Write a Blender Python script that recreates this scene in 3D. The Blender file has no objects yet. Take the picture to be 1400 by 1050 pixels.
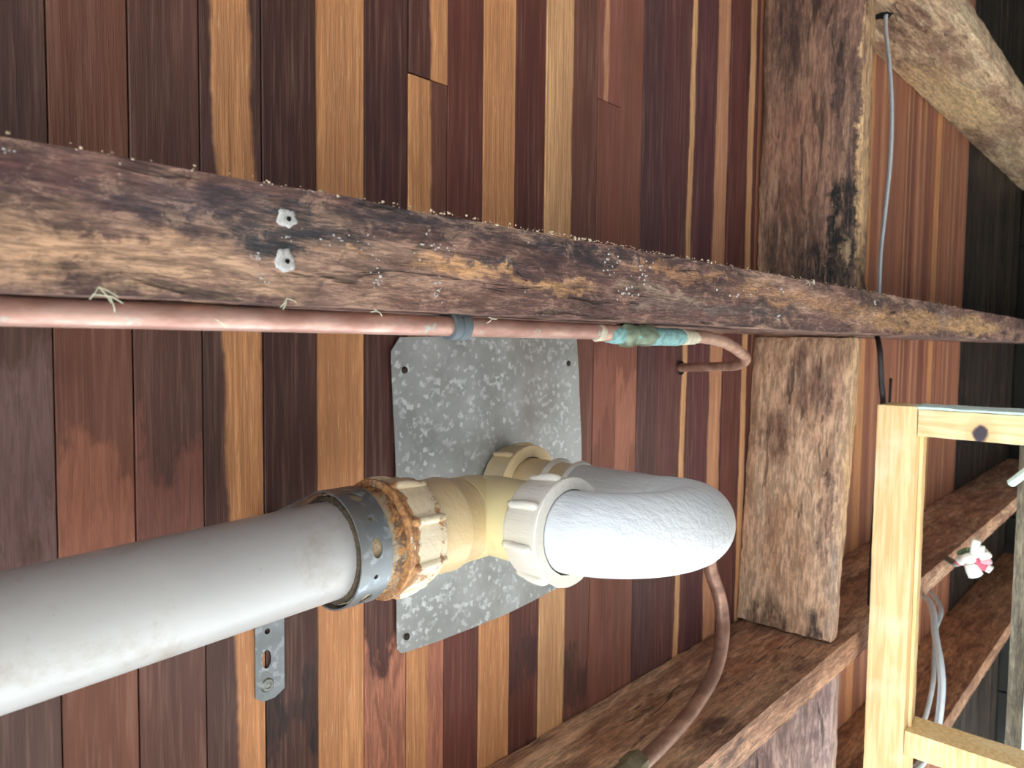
import bpy, bmesh, math, random
from mathutils import Vector, Matrix, noise
random.seed(7)
scene = bpy.context.scene
COL = scene.collection

# ---------------------------------------------------------------- camera
F_PX = 1011.0                       # focal length in pixels of the 1400 px wide frame
D = 0.55                            # camera distance below the boards
ZC = 1.10                           # camera height above the ground
vx = Vector((930, 47, -1011)).normalized()          # world X seen from the camera
vz = Vector((-1099, 70, -1011)); vz = (vz - vz.dot(vx) * vx).normalized()
vy = vz.cross(vx)
ROT = Matrix((vx, vy, vz))          # camera space -> world space
CAM = Vector((0, 0, ZC))
cd = bpy.data.cameras.new('camera')
cam = bpy.data.objects.new('camera', cd)
COL.objects.link(cam)
cam.matrix_world = Matrix.Translation(CAM) @ ROT.to_4x4()
cd.sensor_width = 36; cd.lens = 36 * F_PX / 1400
cd.clip_start = 0.02; cd.clip_end = 100
cd.dof.use_dof = True; cd.dof.focus_distance = 0.60; cd.dof.aperture_fstop = 14
scene.camera = cam

# ---------------------------------------------------------------- light
w = bpy.data.worlds.new('sky'); scene.world = w; w.use_nodes = True
bg = w.node_tree.nodes['Background']
bg.inputs['Color'].default_value = (0.74, 0.88, 1.0, 1)
bg.inputs['Strength'].default_value = 8.2
sl = bpy.data.lights.new('sun', 'SUN'); sl.energy = 9; sl.angle = math.radians(4); sl.color = (1, .97, .93)
sun = bpy.data.objects.new('sun', sl); COL.objects.link(sun)
sun.rotation_euler = Vector((0.15, -0.75, -0.85)).to_track_quat('-Z', 'Y').to_euler()
sun.location = (-1, 5, 4)
scene.view_settings.view_transform = 'Standard'
scene.view_settings.look = 'None'
scene.view_settings.exposure = 0.06
scene.view_settings.gamma = 1
scene.view_settings.use_curve_mapping = False

# ---------------------------------------------------------------- geometry helpers
def ray(px, py):
    return ROT @ Vector(((px - 700) / F_PX, -(py - 525) / F_PX, -1))
def at_d(px, py, dp):               # point of the pixel's ray, dp above the camera
    r = ray(px, py); return CAM + r * (dp / r.z)
def at_y(px, py, y):
    r = ray(px, py); return CAM + r * (y / r.y)
def at_x(px, py, x):
    r = ray(px, py); return CAM + r * (x / r.x)
ZB = ZC + D                         # underside of the boards

def lin(c):
    return tuple((v / 12.92 if v <= .04045 else ((v + .055) / 1.055) ** 2.4) for v in c)
def rgb(r, g, b): return lin((r / 255, g / 255, b / 255)) + (1,)

def finish(name, bm, mat, parent=None, origin=None, smooth=False):
    me = bpy.data.meshes.new(name)
    bmesh.ops.recalc_face_normals(bm, faces=bm.faces)
    if origin is not None:
        bmesh.ops.translate(bm, verts=bm.verts, vec=-Vector(origin))
    if smooth:
        for f in bm.faces: f.smooth = True
        if smooth != True:
            for e in bm.edges:
                if len(e.link_faces) == 2 and e.calc_face_angle(0) > smooth: e.smooth = False
    bm.to_mesh(me); bm.free()
    me.materials.append(mat)
    o = bpy.data.objects.new(name, me)
    COL.objects.link(o)
    if origin is not None: o.location = origin
    if parent is not None:
        o.parent = parent
        o.matrix_parent_inverse = Matrix.Identity(4)
        o.location = Vector(origin if origin is not None else (0, 0, 0)) - parent.location
    return o
def thing(name, label, cat, loc, group=None):
    o = bpy.data.objects.new(name, None); COL.objects.link(o)
    o.location = loc; o.empty_display_size = .05
    o['label'] = label; o['category'] = cat
    if group: o['group'] = group
    return o
def tag(o, label, cat, group=None):
    o['label'] = label; o['category'] = cat
    if group: o['group'] = group
    return o
def struct(o): o['kind'] = 'structure'; return o

def box(bm, a, b, rx=None, bev=0.0):
    a = Vector(a); b = Vector(b)
    r = bmesh.ops.create_cube(bm, size=1)
    vs = r['verts']
    c = (a + b) / 2; s = b - a
    for v in vs: v.co = Vector((v.co.x * s.x, v.co.y * s.y, v.co.z * s.z)) + c
    if bev > 0:
        es = list({e for v in vs for e in v.link_edges})
        bmesh.ops.bevel(bm, geom=es, offset=bev, segments=2, affect='EDGES', profile=.5)

def timber_mesh(a, b, step=.02, rough=.0012, edge=.002, seed=0, wave=.0):
    """sawn timber: gridded box, worn uneven edges and faces"""
    a = Vector(a); b = Vector(b); s = b - a
    n = [max(2, min(240, int(abs(s[i]) / step))) for i in range(3)]
    bm = bmesh.new(); cache = {}
    def V(i, j, k):
        key = (i, j, k)
        if key not in cache:
            t = (i / n[0], j / n[1], k / n[2])
            p = Vector((a.x + s.x * t[0], a.y + s.y * t[1], a.z + s.z * t[2]))
            ex = [t[q] in (0.0, 1.0) for q in range(3)]
            cen = (a + b) / 2
            if sum(ex) >= 2:
                q = noise.noise(p * 60 + Vector((seed, 0, 0))) * .5 + .5
                q2 = noise.noise(p * 9 + Vector((0, seed, 0)))
                for m in range(3):
                    if ex[m]: p[m] += (1 if cen[m] > p[m] else -1) * edge * (q + .6 * max(0, q2))
            nz = Vector((noise.noise(p * 35 + Vector((seed, 3, 1))), noise.noise(p * 30 + Vector((5, seed, 1))), noise.noise(p * 33 + Vector((9, 3, seed)))))
            p += nz * rough
            cache[key] = bm.verts.new(p)
        return cache[key]
    for ax in range(3):
        u, v = [q for q in range(3) if q != ax]
        for side in (0, n[ax]):
            for i in range(n[u]):
                for j in range(n[v]):
                    ids = []
                    for di, dj in ((0, 0), (1, 0), (1, 1), (0, 1)):
                        k = [0, 0, 0]; k[ax] = side; k[u] = i + di; k[v] = j + dj
                        ids.append(V(*k))
                    bm.faces.new(ids)
    return bm

def frame_of(ax):
    ax = Vector(ax).normalized()
    h = Vector((0, 0, 1)) if abs(ax.z) < .9 else Vector((0, 1, 0))
    u = ax.cross(h).normalized(); return ax, u, ax.cross(u).normalized()

def tube(bm, pts, rad, seg=20, caps=True, wob=0.0):
    pts = [Vector(p) for p in pts]
    if not hasattr(rad, '__len__'): rad = [rad] * len(pts)
    t0 = (pts[1] - pts[0]).normalized(); _, u, v = frame_of(t0)
    rings = []
    for i, p in enumerate(pts):
        t = (pts[min(i + 1, len(pts) - 1)] - pts[max(i - 1, 0)]).normalized()
        u = (u - t * u.dot(t)).normalized(); v = t.cross(u)
        ring = []
        for k in range(seg):
            an = 2 * math.pi * k / seg
            d = u * math.cos(an) + v * math.sin(an)
            rr = rad[i]
            if wob: rr *= 1 + wob * noise.noise((p + d * rr) * 120)
            ring.append(bm.verts.new(p + d * rr))
        rings.append(ring)
    for a, b in zip(rings, rings[1:]):
        for k in range(seg):
            bm.faces.new((a[k], a[(k + 1) % seg], b[(k + 1) % seg], b[k]))
    if caps:
        bm.faces.new(rings[0][::-1]); bm.faces.new(rings[-1])
    return rings

def spline(pts, n=10):
    pts = [Vector(p) for p in pts]
    P = [2 * pts[0] - pts[1]] + pts + [2 * pts[-1] - pts[-2]]
    out = []
    for i in range(1, len(P) - 2):
        for k in range(n):
            t = k / n
            a, b, c, d = P[i - 1], P[i], P[i + 1], P[i + 2]
            out.append(.5 * ((2 * b) + (c - a) * t + (2 * a - 5 * b + 4 * c - d) * t * t + (3 * b - a - 3 * c + d) * t ** 3))
    out.append(pts[-1]); return out

def revolve(bm, prof, o, axis, seg=64, mod=None, closed=True):
    """prof: (distance along axis, radius); a closed loop makes a ring"""
    o = Vector(o); ax, u, v = frame_of(axis); rings = []
    for s_, r_ in prof:
        ring = []
        for k in range(seg):
            an = 2 * math.pi * k / seg
            rr = r_ if mod is None else r_ + mod(s_, r_, an)
            ring.append(bm.verts.new(o + ax * s_ + (u * math.cos(an) + v * math.sin(an)) * rr))
        rings.append(ring)
    prs = list(zip(rings, rings[1:]))
    if closed: prs.append((rings[-1], rings[0]))
    for a, b in prs:
        for k in range(seg):
            bm.faces.new((a[k], a[(k + 1) % seg], b[(k + 1) % seg], b[k]))
    if not closed:
        bm.faces.new(rings[0][::-1]); bm.faces.new(rings[-1])

# ---------------------------------------------------------------- materials
class NT:
    def __init__(s, name):
        s.m = bpy.data.materials.new(name); s.m.use_nodes = True
        s.t = s.m.node_tree; s.n = s.t.nodes; s.l = s.t.links
        s.b = s.n['Principled BSDF']
    def node(s, ty, **kw):
        o = s.n.new(ty)
        for k, v in kw.items(): setattr(o, k, v)
        return o
    def put(s, a, b):
        if isinstance(a, bpy.types.NodeSocket): s.l.new(a, b)
        else: b.default_value = a
    def math(s, op, a, b=0.0, c=None, clamp=False):
        o = s.node('ShaderNodeMath', operation=op, use_clamp=clamp)
        s.put(a, o.inputs[0]); s.put(b, o.inputs[1])
        if c is not None: s.put(c, o.inputs[2])
        return o.outputs[0]
    def mix(s, f, a, b, mode='MIX'):
        o = s.node('ShaderNodeMix', data_type='RGBA', blend_type=mode)
        s.put(f, o.inputs[0]); s.put(a, o.inputs[6]); s.put(b, o.inputs[7])
        return o.outputs[2]
    def coords(s, off=(0, 0, 0), rnd=False):
        tc = s.node('ShaderNodeTexCoord')
        v = s.node('ShaderNodeVectorMath', operation='ADD'); s.l.new(tc.outputs['Object'], v.inputs[0]); v.inputs[1].default_value = off
        if rnd:
            oi = s.node('ShaderNodeObjectInfo')
            m = s.math('MULTIPLY', oi.outputs['Random'], 37.0)
            v2 = s.node('ShaderNodeVectorMath', operation='ADD'); s.l.new(v.outputs[0], v2.inputs[0]); s.l.new(m, v2.inputs[1])
            return v2.outputs[0]
        return v.outputs[0]
    def scale(s, v, sc):
        o = s.node('ShaderNodeVectorMath', operation='MULTIPLY'); s.l.new(v, o.inputs[0]); o.inputs[1].default_value = sc
        return o.outputs[0]
    def noise(s, v, sc=5, det=4, rough=.55, dist=0, col=False):
        o = s.node('ShaderNodeTexNoise'); s.l.new(v, o.inputs['Vector'])
        o.inputs['Scale'].default_value = sc; o.inputs['Detail'].default_value = det
        o.inputs['Roughness'].default_value = rough; o.inputs['Distortion'].default_value = dist
        return o.outputs['Color' if col else 'Fac']
    def step(s, v, a, b, lo=0.0, hi=1.0):
        o = s.node('ShaderNodeMapRange', interpolation_type='SMOOTHSTEP')
        s.put(v, o.inputs[0]); s.put(a, o.inputs[1]); s.put(b, o.inputs[2]); o.inputs[3].default_value = lo; o.inputs[4].default_value = hi
        return o.outputs[0]
    def bump(s, h, st=.3, dist=.002):
        o = s.node('ShaderNodeBump'); s.l.new(h, o.inputs['Height'])
        o.inputs['Strength'].default_value = st; o.inputs['Distance'].default_value = dist
        s.l.new(o.outputs[0], s.b.inputs['Normal'])
    def out(s, col, rough=.6, metal=0.0, spec=.4):
        s.put(col, s.b.inputs['Base Color']); s.put(rough, s.b.inputs['Roughness'])
        s.put(metal, s.b.inputs['Metallic']); s.b.inputs['Specular IOR Level'].default_value = spec
        return s.m

def blob_mask(n, v, c, r, warp=None):
    """soft ellipsoid of a stain or painted light at object-space centre c, radii r"""
    d = n.node('ShaderNodeVectorMath', operation='SUBTRACT'); n.l.new(v, d.inputs[0]); d.inputs[1].default_value = c
    q = n.scale(d.outputs[0], tuple(1 / k for k in r))
    ln = n.node('ShaderNodeVectorMath', operation='LENGTH'); n.l.new(q, ln.inputs[0])
    return n.step(ln.outputs['Value'], 1.15, .65)

def board_material():
    n = NT('hardwood boards')
    tc = n.node('ShaderNodeTexCoord'); sep = n.node('ShaderNodeSeparateXYZ'); n.l.new(tc.outputs['Object'], sep.inputs[0])
    v = n.coords(rnd=True)
    def prop(p):
        a = n.node('ShaderNodeAttribute', attribute_type='OBJECT', attribute_name=p); return a
    grain = n.noise(n.scale(v, (260, 9, 60)), 1, 5, .6, .3)
    band = n.noise(n.scale(v, (42, 2.2, 20)), 1, 3, .5, .4)
    fine = n.noise(n.scale(v, (900, 40, 200)), 1, 3, .6)
    blot = n.noise(n.scale(v, (11, 5, 10)), 1, 4, .6, .5)
    u = n.math('ADD', n.math('DIVIDE', sep.outputs[0], .0496), .5)
    wv = n.math('MULTIPLY', n.math('SUBTRACT', n.noise(n.scale(v, (12, 7, 10)), 1, 5, .65), .5), .34)
    yy = n.math('ADD', sep.outputs[1], prop('shift').outputs['Fac'])
    u2 = n.math('ADD', n.math('ADD', u, wv), n.math('MULTIPLY', yy, prop('slant').outputs['Fac']))
    lo = prop('sap_low').outputs['Fac']; hi = prop('sap_high').outputs['Fac']
    m = n.math('MULTIPLY', n.step(n.math('SUBTRACT', u2, lo), -.05, .05), n.step(n.math('SUBTRACT', hi, u2), -.05, .05))
    base = prop('tone').outputs['Color']; sap = prop('sap_tone').outputs['Color']
    c = n.mix(n.step(band, .3, .7, 0, .75), n.mix(.35, base, (.01, .006, .006, 1)), base)
    c = n.mix(n.step(grain, .45, .75, 0, .5), c, n.mix(.5, base, rgb(180, 140, 122)))
    c = n.mix(n.step(blot, .55, .8, 0, .4), c, (.03, .014, .014, 1))
    s = n.mix(n.step(grain, .35, .65), n.mix(.45, sap, rgb(122, 74, 52)), sap)
    s = n.mix(n.step(band, .35, .62, .55, 0), s, n.mix(.6, sap, rgb(140, 84, 60)))
    s = n.mix(n.step(fine, .55, .75, 0, .6), s, rgb(246, 206, 150))
    s = n.mix(n.step(n.noise(n.scale(v, (420, 14, 90)), 1, 4, .7, .6), .48, .36, 0, .6), s, n.mix(.5, sap, rgb(110, 60, 40)))
    pyd = n.math('ABSOLUTE', n.math('SUBTRACT', sep.outputs[1], prop('patch_y').outputs['Fac']))
    pn = n.math('MULTIPLY', n.math('SUBTRACT', n.noise(n.scale(v, (30, 9, 20)), 1, 5, .65), .5), .30)
    pm = n.step(n.math('SUBTRACT', n.math('ADD', prop('patch_r').outputs['Fac'], pn), pyd), -.012, .02)
    pt = prop('patch_tone').outputs['Color']
    rag = n.noise(n.scale(v, (150, 14, 60)), 1, 6, .7, 1.5)
    c = n.mix(pm, c, n.mix(n.step(rag, .38, .62), n.mix(.6, pt, base), pt))
    s = n.mix(n.math('MULTIPLY', n.step(n.noise(n.scale(v, (80, 7, 30)), 1, 5, .7, 1.2), .50, .64), .6), s, n.mix(.55, sap, rgb(120, 70, 50)))
    col = n.mix(m, c, s)
    h = n.math('ADD', n.math('MULTIPLY', grain, n.math('ADD', n.math('MULTIPLY', m, .8), .35)), n.math('MULTIPLY', fine, .3))
    n.bump(h, .8, .0016)
    return n.out(col, n.step(blot, .3, .7, .42, .62), 0, .35)

def timber_material(name, cols, axis=0, blobs=(), origin=(0, 0, 0), scale=1.0, speck=.5, bump=.7, rough=.72, blotch=(.35, .65), fine=420, mott=.38):
    """cols: dark, mid, light; blobs: (world centre, radii, colour, strength)"""
    n = NT(name); v = n.coords()
    st = [1, 1, 1]; st[axis] = .14
    g = n.scale(v, tuple(k * scale for k in st))
    grain = n.math('ADD', n.math('MULTIPLY', n.noise(g, fine, 6, .72, .5), .55), n.math('MULTIPLY', n.noise(g, fine * .32, 5, .65, .8), .45))
    band = n.noise(g, 32, 4, .6, .8)
    st2 = [1, 1, 1]; st2[axis] = .45
    blot = n.noise(n.scale(v, tuple(k * scale for k in st2)), 14, 6, .68, .6)
    c = n.mix(n.step(blot, *blotch), cols[0], cols[1])
    c = n.mix(n.step(band, .48, .68, 0, .8), c, cols[2])
    mo = n.noise(n.scale(v, tuple(k * scale * .8 for k in st2)), 95, 8, .82, .8)
    wn = n.noise(v, 26, 6, .7, 0, True)
    wv = n.node('ShaderNodeVectorMath', operation='MULTIPLY_ADD')
    n.l.new(wn, wv.inputs[0]); wv.inputs[1].default_value = (.05, .05, .05); wv.inputs[2].default_value = (-.025, -.025, -.025)
    va = n.node('ShaderNodeVectorMath', operation='ADD'); n.l.new(v, va.inputs[0]); n.l.new(wv.outputs[0], va.inputs[1])
    pat = n.step(n.noise(g, 75, 9, .85, .3), .40, .56, .12, 1)
    for bc, br, bcol, bs in blobs:
        mk = blob_mask(n, va.outputs[0], tuple(Vector(bc) - Vector(origin)), br)
        c = n.mix(n.math('MULTIPLY', n.math('MULTIPLY', mk, pat), bs), c, bcol)
    c = n.mix(n.step(mo, .50, .62, 0, mott), c, n.mix(.5, c, cols[2]))
    c = n.mix(n.step(mo, .46, .34, 0, mott), c, n.mix(.6, c, cols[0]))
    c = n.mix(n.step(grain, .44, .57, .8, 0), c, n.mix(.62, c, (.012, .008, .008, 1)))
    c = n.mix(n.step(grain, .55, .70, 0, .5), c, n.mix(.55, c, rgb(235, 195, 160)))
    sp = n.noise(v, 130, 3, .8)
    spm = n.math('MULTIPLY', n.step(sp, .66, .74), n.step(n.noise(v, 12, 3, .6), .5, .64))
    c = n.mix(n.math('MULTIPLY', spm, speck), c, rgb(225, 215, 205))
    crack = n.step(n.noise(n.scale(g, (1, 1, 1)), 75, 3, .5, 1.2), .36, .31)
    c = n.mix(n.math('MULTIPLY', crack, .55), c, (.008, .006, .006, 1))
    h = n.math('ADD', n.math('MULTIPLY', grain, .8), n.math('SUBTRACT', n.math('MULTIPLY', blot, .5), n.math('MULTIPLY', crack, .5)))
    n.bump(h, bump, .0035)
    return n.out(c, rough, 0, .3)

def plastic(name, c1, c2, grime=None, gamt=0.0, gscale=30, rough=.35, brush=.15, glo=.5, ghi=.62, ring=None):
    n = NT(name); v = n.coords()
    a = n.noise(v, 9, 4, .6, .4)
    c = n.mix(n.step(a, .38, .62), c1, c2)
    h = n.noise(n.scale(v, (1, 1, .25)), 170, 4, .6)
    if grime is not None:
        g = n.noise(v, gscale, 7, .72, .5); g2 = n.noise(v, gscale * 5, 4, .7)
        gg = n.math('ADD', n.math('MULTIPLY', g, .75), n.math('MULTIPLY', g2, .25))
        if ring:
            sx = n.node('ShaderNodeSeparateXYZ'); n.l.new(v, sx.inputs[0])
            for (lo_, hi_, am) in ring: gg = n.math('ADD', gg, n.step(n.math('ABSOLUTE', n.math('SUBTRACT', sx.outputs[0], lo_)), hi_, hi_ * .4, 0, am))
        mk = n.math('MULTIPLY', n.step(gg, glo, ghi), gamt)
        grime = n.mix(n.step(g2, .42, .6), grime, rgb(196, 140, 80) if ring else grime)
        c = n.mix(mk, c, grime)
        h = n.math('ADD', h, n.math('MULTIPLY', mk, 1.2))
    dots = n.step(n.noise(v, 260, 2, .6), .74, .79)
    c = n.mix(n.math('MULTIPLY', dots, .35), c, (.12, .06, .02, 1))
    n.bump(h, brush, .0025)
    return n.out(c, rough, 0, .5)

def galvanised(name, c1, c2, c3, metal=.55, rough=.45, sc=170):
    n = NT(name); v = n.coords()
    wp = n.node('ShaderNodeVectorMath', operation='MULTIPLY_ADD'); n.l.new(n.noise(v, 240, 3, .6, 0, True), wp.inputs[0]); wp.inputs[1].default_value = (.006,) * 3; n.l.new(v, wp.inputs[2])
    vo = n.node('ShaderNodeTexVoronoi'); n.l.new(wp.outputs[0], vo.inputs['Vector']); vo.inputs['Scale'].default_value = sc
    sp = n.node('ShaderNodeSeparateColor'); n.l.new(vo.outputs['Color'], sp.inputs[0])
    dense = n.step(n.noise(v, 60, 3, .6), .35, .65, .1, -.12)
    k = n.step(n.math('SUBTRACT', sp.outputs[0], dense), .72, .97)
    big = n.noise(v, 11, 4, .6)
    c = n.mix(n.step(big, .35, .65), c1, c2)
    c = n.mix(n.math('MULTIPLY', k, n.step(sp.outputs[1], 0, 1, .45, 1)), c, c3)
    c = n.mix(n.step(n.noise(v, 5, 4, .6, .5), .5, .72, 0, .55), c, rgb(128, 118, 102))
    n.bump(n.math('ADD', big, n.math('MULTIPLY', k, .03)), .12, .01)
    return n.out(c, n.math('SUBTRACT', rough, n.math('MULTIPLY', k, .1)), metal, .5)

def plain(name, c, rough=.6, metal=0.0, var=.25, sc=60, spec=.4):
    n = NT(name); v = n.coords()
    a = n.noise(v, sc, 4, .6)
    col = n.mix(n.step(a, .35, .65, 0, var), c, tuple(k * .35 for k in c[:3]) + (1,))
    n.bump(a, .2, .001)
    return n.out(col, rough, metal, spec)

def copper_mat(name, c1, c2, verd=0.3, metal=.6):
    n = NT(name); v = n.coords()
    a = n.noise(n.scale(v, (.4, 1, 1)), 60, 4, .6)
    c = n.mix(n.step(a, .35, .65), c1, c2)
    g = n.noise(v, 75, 5, .7, .4)
    mk = n.step(g, .60, .68)
    c = n.mix(n.math('MULTIPLY', mk, verd), c, rgb(130, 190, 180))
    n.bump(g, .15, .001)
    return n.out(c, n.step(a, .3, .7, .3, .5), n.math('MULTIPLY', n.math('SUBTRACT', 1, mk), metal), .5)

M_board = board_material()
M_dirt = plain('pale concrete ground', rgb(180, 176, 170), .95, 0, .4, 4)
M_void = plain('painted void shade', rgb(34, 33, 28), .9, 0, .6, 3)  # near-black colour on the added far wall stands in for unlit depth
M_over = plain('light leak slab', rgb(60, 50, 45), .9)

# ---------------------------------------------------------------- the setting
bm = bmesh.new(); box(bm, (-9, -7, -.1), (9, 12, 0))
struct(finish('floor', bm, M_dirt, origin=(0, 0, 0)))
bm = bmesh.new(); box(bm, (-2.2, -4.6, ZB + .024), (3.9, 1.75, ZB + .08))
struct(finish('floor', bm, M_over, origin=(0, 0, ZB + .024))).name = 'light_block_slab'  # unseen slab added above the boards to stop light leaking through
bm = bmesh.new()
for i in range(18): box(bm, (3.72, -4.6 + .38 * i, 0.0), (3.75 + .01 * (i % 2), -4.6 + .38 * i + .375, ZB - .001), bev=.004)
box(bm, (3.765, -4.6, 0.0), (3.80, 2.3, ZB + .0235))  # backing added behind the planks to close a light leak
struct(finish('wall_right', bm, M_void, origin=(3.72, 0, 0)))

bm = bmesh.new()
for i in range(14): box(bm, (-2.2 + .42 * i, -4.55, 0.0), (-2.2 + .42 * i + .415, -4.52 + .01 * (i % 2), ZB - .001), bev=.004)
struct(finish('wall_back_added', bm, plain('added back wall brown', rgb(150, 128, 108), .9, 0, .4, 3), origin=(0, -4.55, 0)))  # out of view, added to dim the sky from this side
# floor boards overhead (seen from below)
ceiling = bpy.data.objects.new('ceiling', None); COL.objects.link(ceiling)
ceiling.location = (0, 0, ZB); struct(ceiling)
BW = 0.0496
X0 = at_d(73, 460, D).x             # the seam left of the reddish board
def board_mesh(y0, y1):
    bm = bmesh.new(); box(bm, (-BW / 2 + .0004, y0, 0), (BW / 2 - .0004, y1, .022))
    bmesh.ops.bevel(bm, geom=[e for e in bm.edges if abs(e.verts[0].co.x - e.verts[1].co.x) < 1e-6 and abs(e.verts[0].co.z) < 1e-6 and abs(e.verts[1].co.z) < 1e-6],
                    offset=.0007, segments=1, affect='EDGES')
    me = bpy.data.meshes.new('board'); bm.to_mesh(me); bm.free(); me.materials.append(M_board); return me
YA, YZ = -4.6, 1.75
full = board_mesh(YA, YZ)
dkr, med, dk, red, prp = rgb(110, 68, 58), rgb(124, 78, 64), rgb(88, 58, 52), rgb(144, 88, 70), rgb(94, 64, 62)
gold, tan, pale = rgb(232, 166, 112), rgb(212, 156, 120), rgb(238, 186, 134)
spec = {  # index: tone, sap tone, low, high, slant, shift
 -1: (rgb(96, 68, 60), gold, 2, 3, 0), 0: (rgb(130, 82, 64), tan, 2, 3, 0), 1: (rgb(106, 70, 60), gold, 2, 3, 0),
 2: (rgb(90, 60, 52), gold, .34, .97, -.6), 3: (rgb(84, 52, 44), gold, 2, 3, 0), 4: (rgb(140, 84, 56), gold, -.5, 1.5, 0),
 5: (rgb(92, 54, 48), gold, 2, 3, 0), 7: (rgb(114, 62, 52), gold, 2, 3, 0), 8: (rgb(140, 84, 56), gold, -.5, 1.5, 0),
 9: (rgb(104, 56, 48), gold, 2, 3, 0), 10: (rgb(140, 84, 56), pale, -.5, .95, .1), 11: (rgb(120, 76, 64), tan, 2, 3, 0),
 12: (rgb(134, 82, 68), tan, 2, 3, 0), 13: (rgb(138, 86, 70), tan, 2, 3, 0), 14: (rgb(92, 60, 60), gold, 2, 3, 0),
 15: (rgb(98, 58, 58), tan, 2, 3, 0), 16: (rgb(98, 58, 56), pale, .42, .70, .3), 17: (rgb(96, 54, 58), tan, 2, 3, 0),
 18: (rgb(100, 58, 54), tan, .1, .9, 0), 19: (rgb(108, 60, 56), tan, 2, 3, 0), 20: (rgb(104, 60, 56), pale, .3, .7, 0),
}
def ypix(px, py): return at_d(px, py, D).y
patches = {5: (ypix(520, 1060), .125, rgb(196, 130, 102)), 3: (ypix(395, 980), .04, rgb(40, 32, 32)), 0: (ypix(130, 700), .06, rgb(164, 106, 84)),
           1: (ypix(220, 700), .05, rgb(134, 86, 74)), 2: (ypix(300, 200), .03, rgb(96, 66, 62)), -1: (ypix(40, 690), .07, rgb(126, 96, 92)), 9: (ypix(710, 900), .02, rgb(60, 42, 42)),
           11: (ypix(800, 930), .05, rgb(70, 48, 44)), 13: (ypix(870, 560), .06, rgb(168, 112, 90)), 12: (ypix(830, 540), .05, rgb(146, 94, 80))}
def add_board(k, me, sp, dz=0.0, patch=None):
    patch = patch or patches.get(k)
    o = bpy.data.objects.new('board', me); COL.objects.link(o); o.parent = ceiling
    o.location = (X0 + (k + .5) * BW, 0, dz)
    o['tone'] = list(sp[0][:3]); o['sap_tone'] = list(sp[1][:3])
    o['sap_low'] = float(sp[2]); o['sap_high'] = float(sp[3]); o['slant'] = float(sp[4])
    o['shift'] = 0.0
    pp = patch or (0.0, -9.0, (0, 0, 0, 1))
    o['patch_y'] = float(pp[0]); o['patch_r'] = float(pp[1]); o['patch_tone'] = list(pp[2][:3])
    return o
rng = random.Random(5)
NB0, NB1 = -46, 74
for k in range(NB0, NB1):
    dz = rng.uniform(-.0012, .0008)
    if k == 6:
        yj = at_d(578, 106, D).y
        add_board(k, board_mesh(YA, yj - .0006), (rgb(96, 58, 50), gold, .58, 1.2, -.12), dz)
        add_board(k, board_mesh(yj + .0006, YZ), (rgb(122, 76, 62), gold, -.2, .55, 0), dz + .0006, (ypix(570, 1010), .10, rgb(190, 124, 98)))
        continue
    if k == 12:
        yj = at_d(826, 138, D).y
        add_board(k, board_mesh(YA, yj - .0006), (rgb(150, 92, 78), tan, .2, .4, 0), dz)
        add_board(k, board_mesh(yj + .0006, YZ), spec[12], dz - .0005); continue
    if k in spec: sp = spec[k]
    else:
        r = rng.random()
        tn = rng.choice([rgb(176, 114, 88), rgb(188, 124, 94), rgb(150, 94, 76), rgb(170, 112, 88)]) if k > 20 else rng.choice([dkr, med, dk, prp])
        if X0 + k * BW > 2.72: tn = rng.choice([rgb(40, 38, 32), rgb(28, 29, 27), rgb(54, 50, 40)]); r = 1  # far boards: darkness at that end painted into their tone
        if r < .22: sp = (tn, gold, -.5, 1.5, 0)
        elif r < .5: a = rng.uniform(0, .6); sp = (tn, tan, a, a + rng.uniform(.15, .4), rng.uniform(-.1, .1))
        else: sp = (tn, tan, 2, 3, 0)
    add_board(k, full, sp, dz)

# ---------------------------------------------------------------- joists and blocking
XJ0, XJ1 = -1.6, 3.70
brn, drk, lgt = rgb(122, 80, 62), rgb(70, 48, 46), rgb(196, 148, 110)
blk, tn2 = rgb(60, 62, 66), rgb(216, 170, 134)
J1D = .33
J1Y0, J1Y1 = -.0756, -.0167
def u1(px, py): return at_d(px, py, J1D)
b1 = []
for px, py, rx, ry, c, s in [
    (60, 330, .05, .018, tn2, .95), (190, 355, .045, .012, tn2, .95), (290, 385, .06, .010, rgb(222, 180, 144), .8), (20, 250, .03, .01, rgb(110, 70, 66), .7),
    (120, 290, .05, .010, rgb(84, 60, 62), .9), (330, 300, .05, .016, blk, .92), (420, 320, .05, .014, blk, .92), (250, 270, .04, .01, rgb(92, 74, 78), .8),
    (560, 300, .08, .009, rgb(66, 54, 58), .9), (700, 322, .12, .008, rgb(64, 56, 60), .95), (820, 345, .09, .007, rgb(62, 54, 58), .9),
    (640, 368, .05, .006, rgb(232, 176, 124), .85), (760, 388, .06, .005, rgb(228, 172, 116), .85), (470, 352, .022, .003, rgb(238, 184, 130), .8),
    (700, 365, .05, .0025, blk, .9), (560, 400, .09, .007, rgb(112, 76, 64), .7), (900, 400, .08, .006, rgb(176, 150, 130), .7),
    (940, 420, .12, .006, rgb(140, 122, 112), .7), (1030, 425, .12, .006, rgb(96, 88, 84), .7), (930, 372, .1, .005, rgb(206, 150, 104), .7),
    (1100, 410, .2, .01, rgb(196, 146, 104), .8), (1250, 440, .35, .02, rgb(214, 164, 112), .9), (1195, 410, .04, .02, rgb(70, 60, 54), .7),
    (1330, 445, .3, .02, rgb(226, 178, 120), .9), (1290, 435, .05, .02, rgb(150, 130, 120), .7)]:
    p = u1(px, py); b1.append((p, (rx, ry, .05), c, s))
o1 = (XJ0, (J1Y0 + J1Y1) / 2, ZC + J1D)
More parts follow.
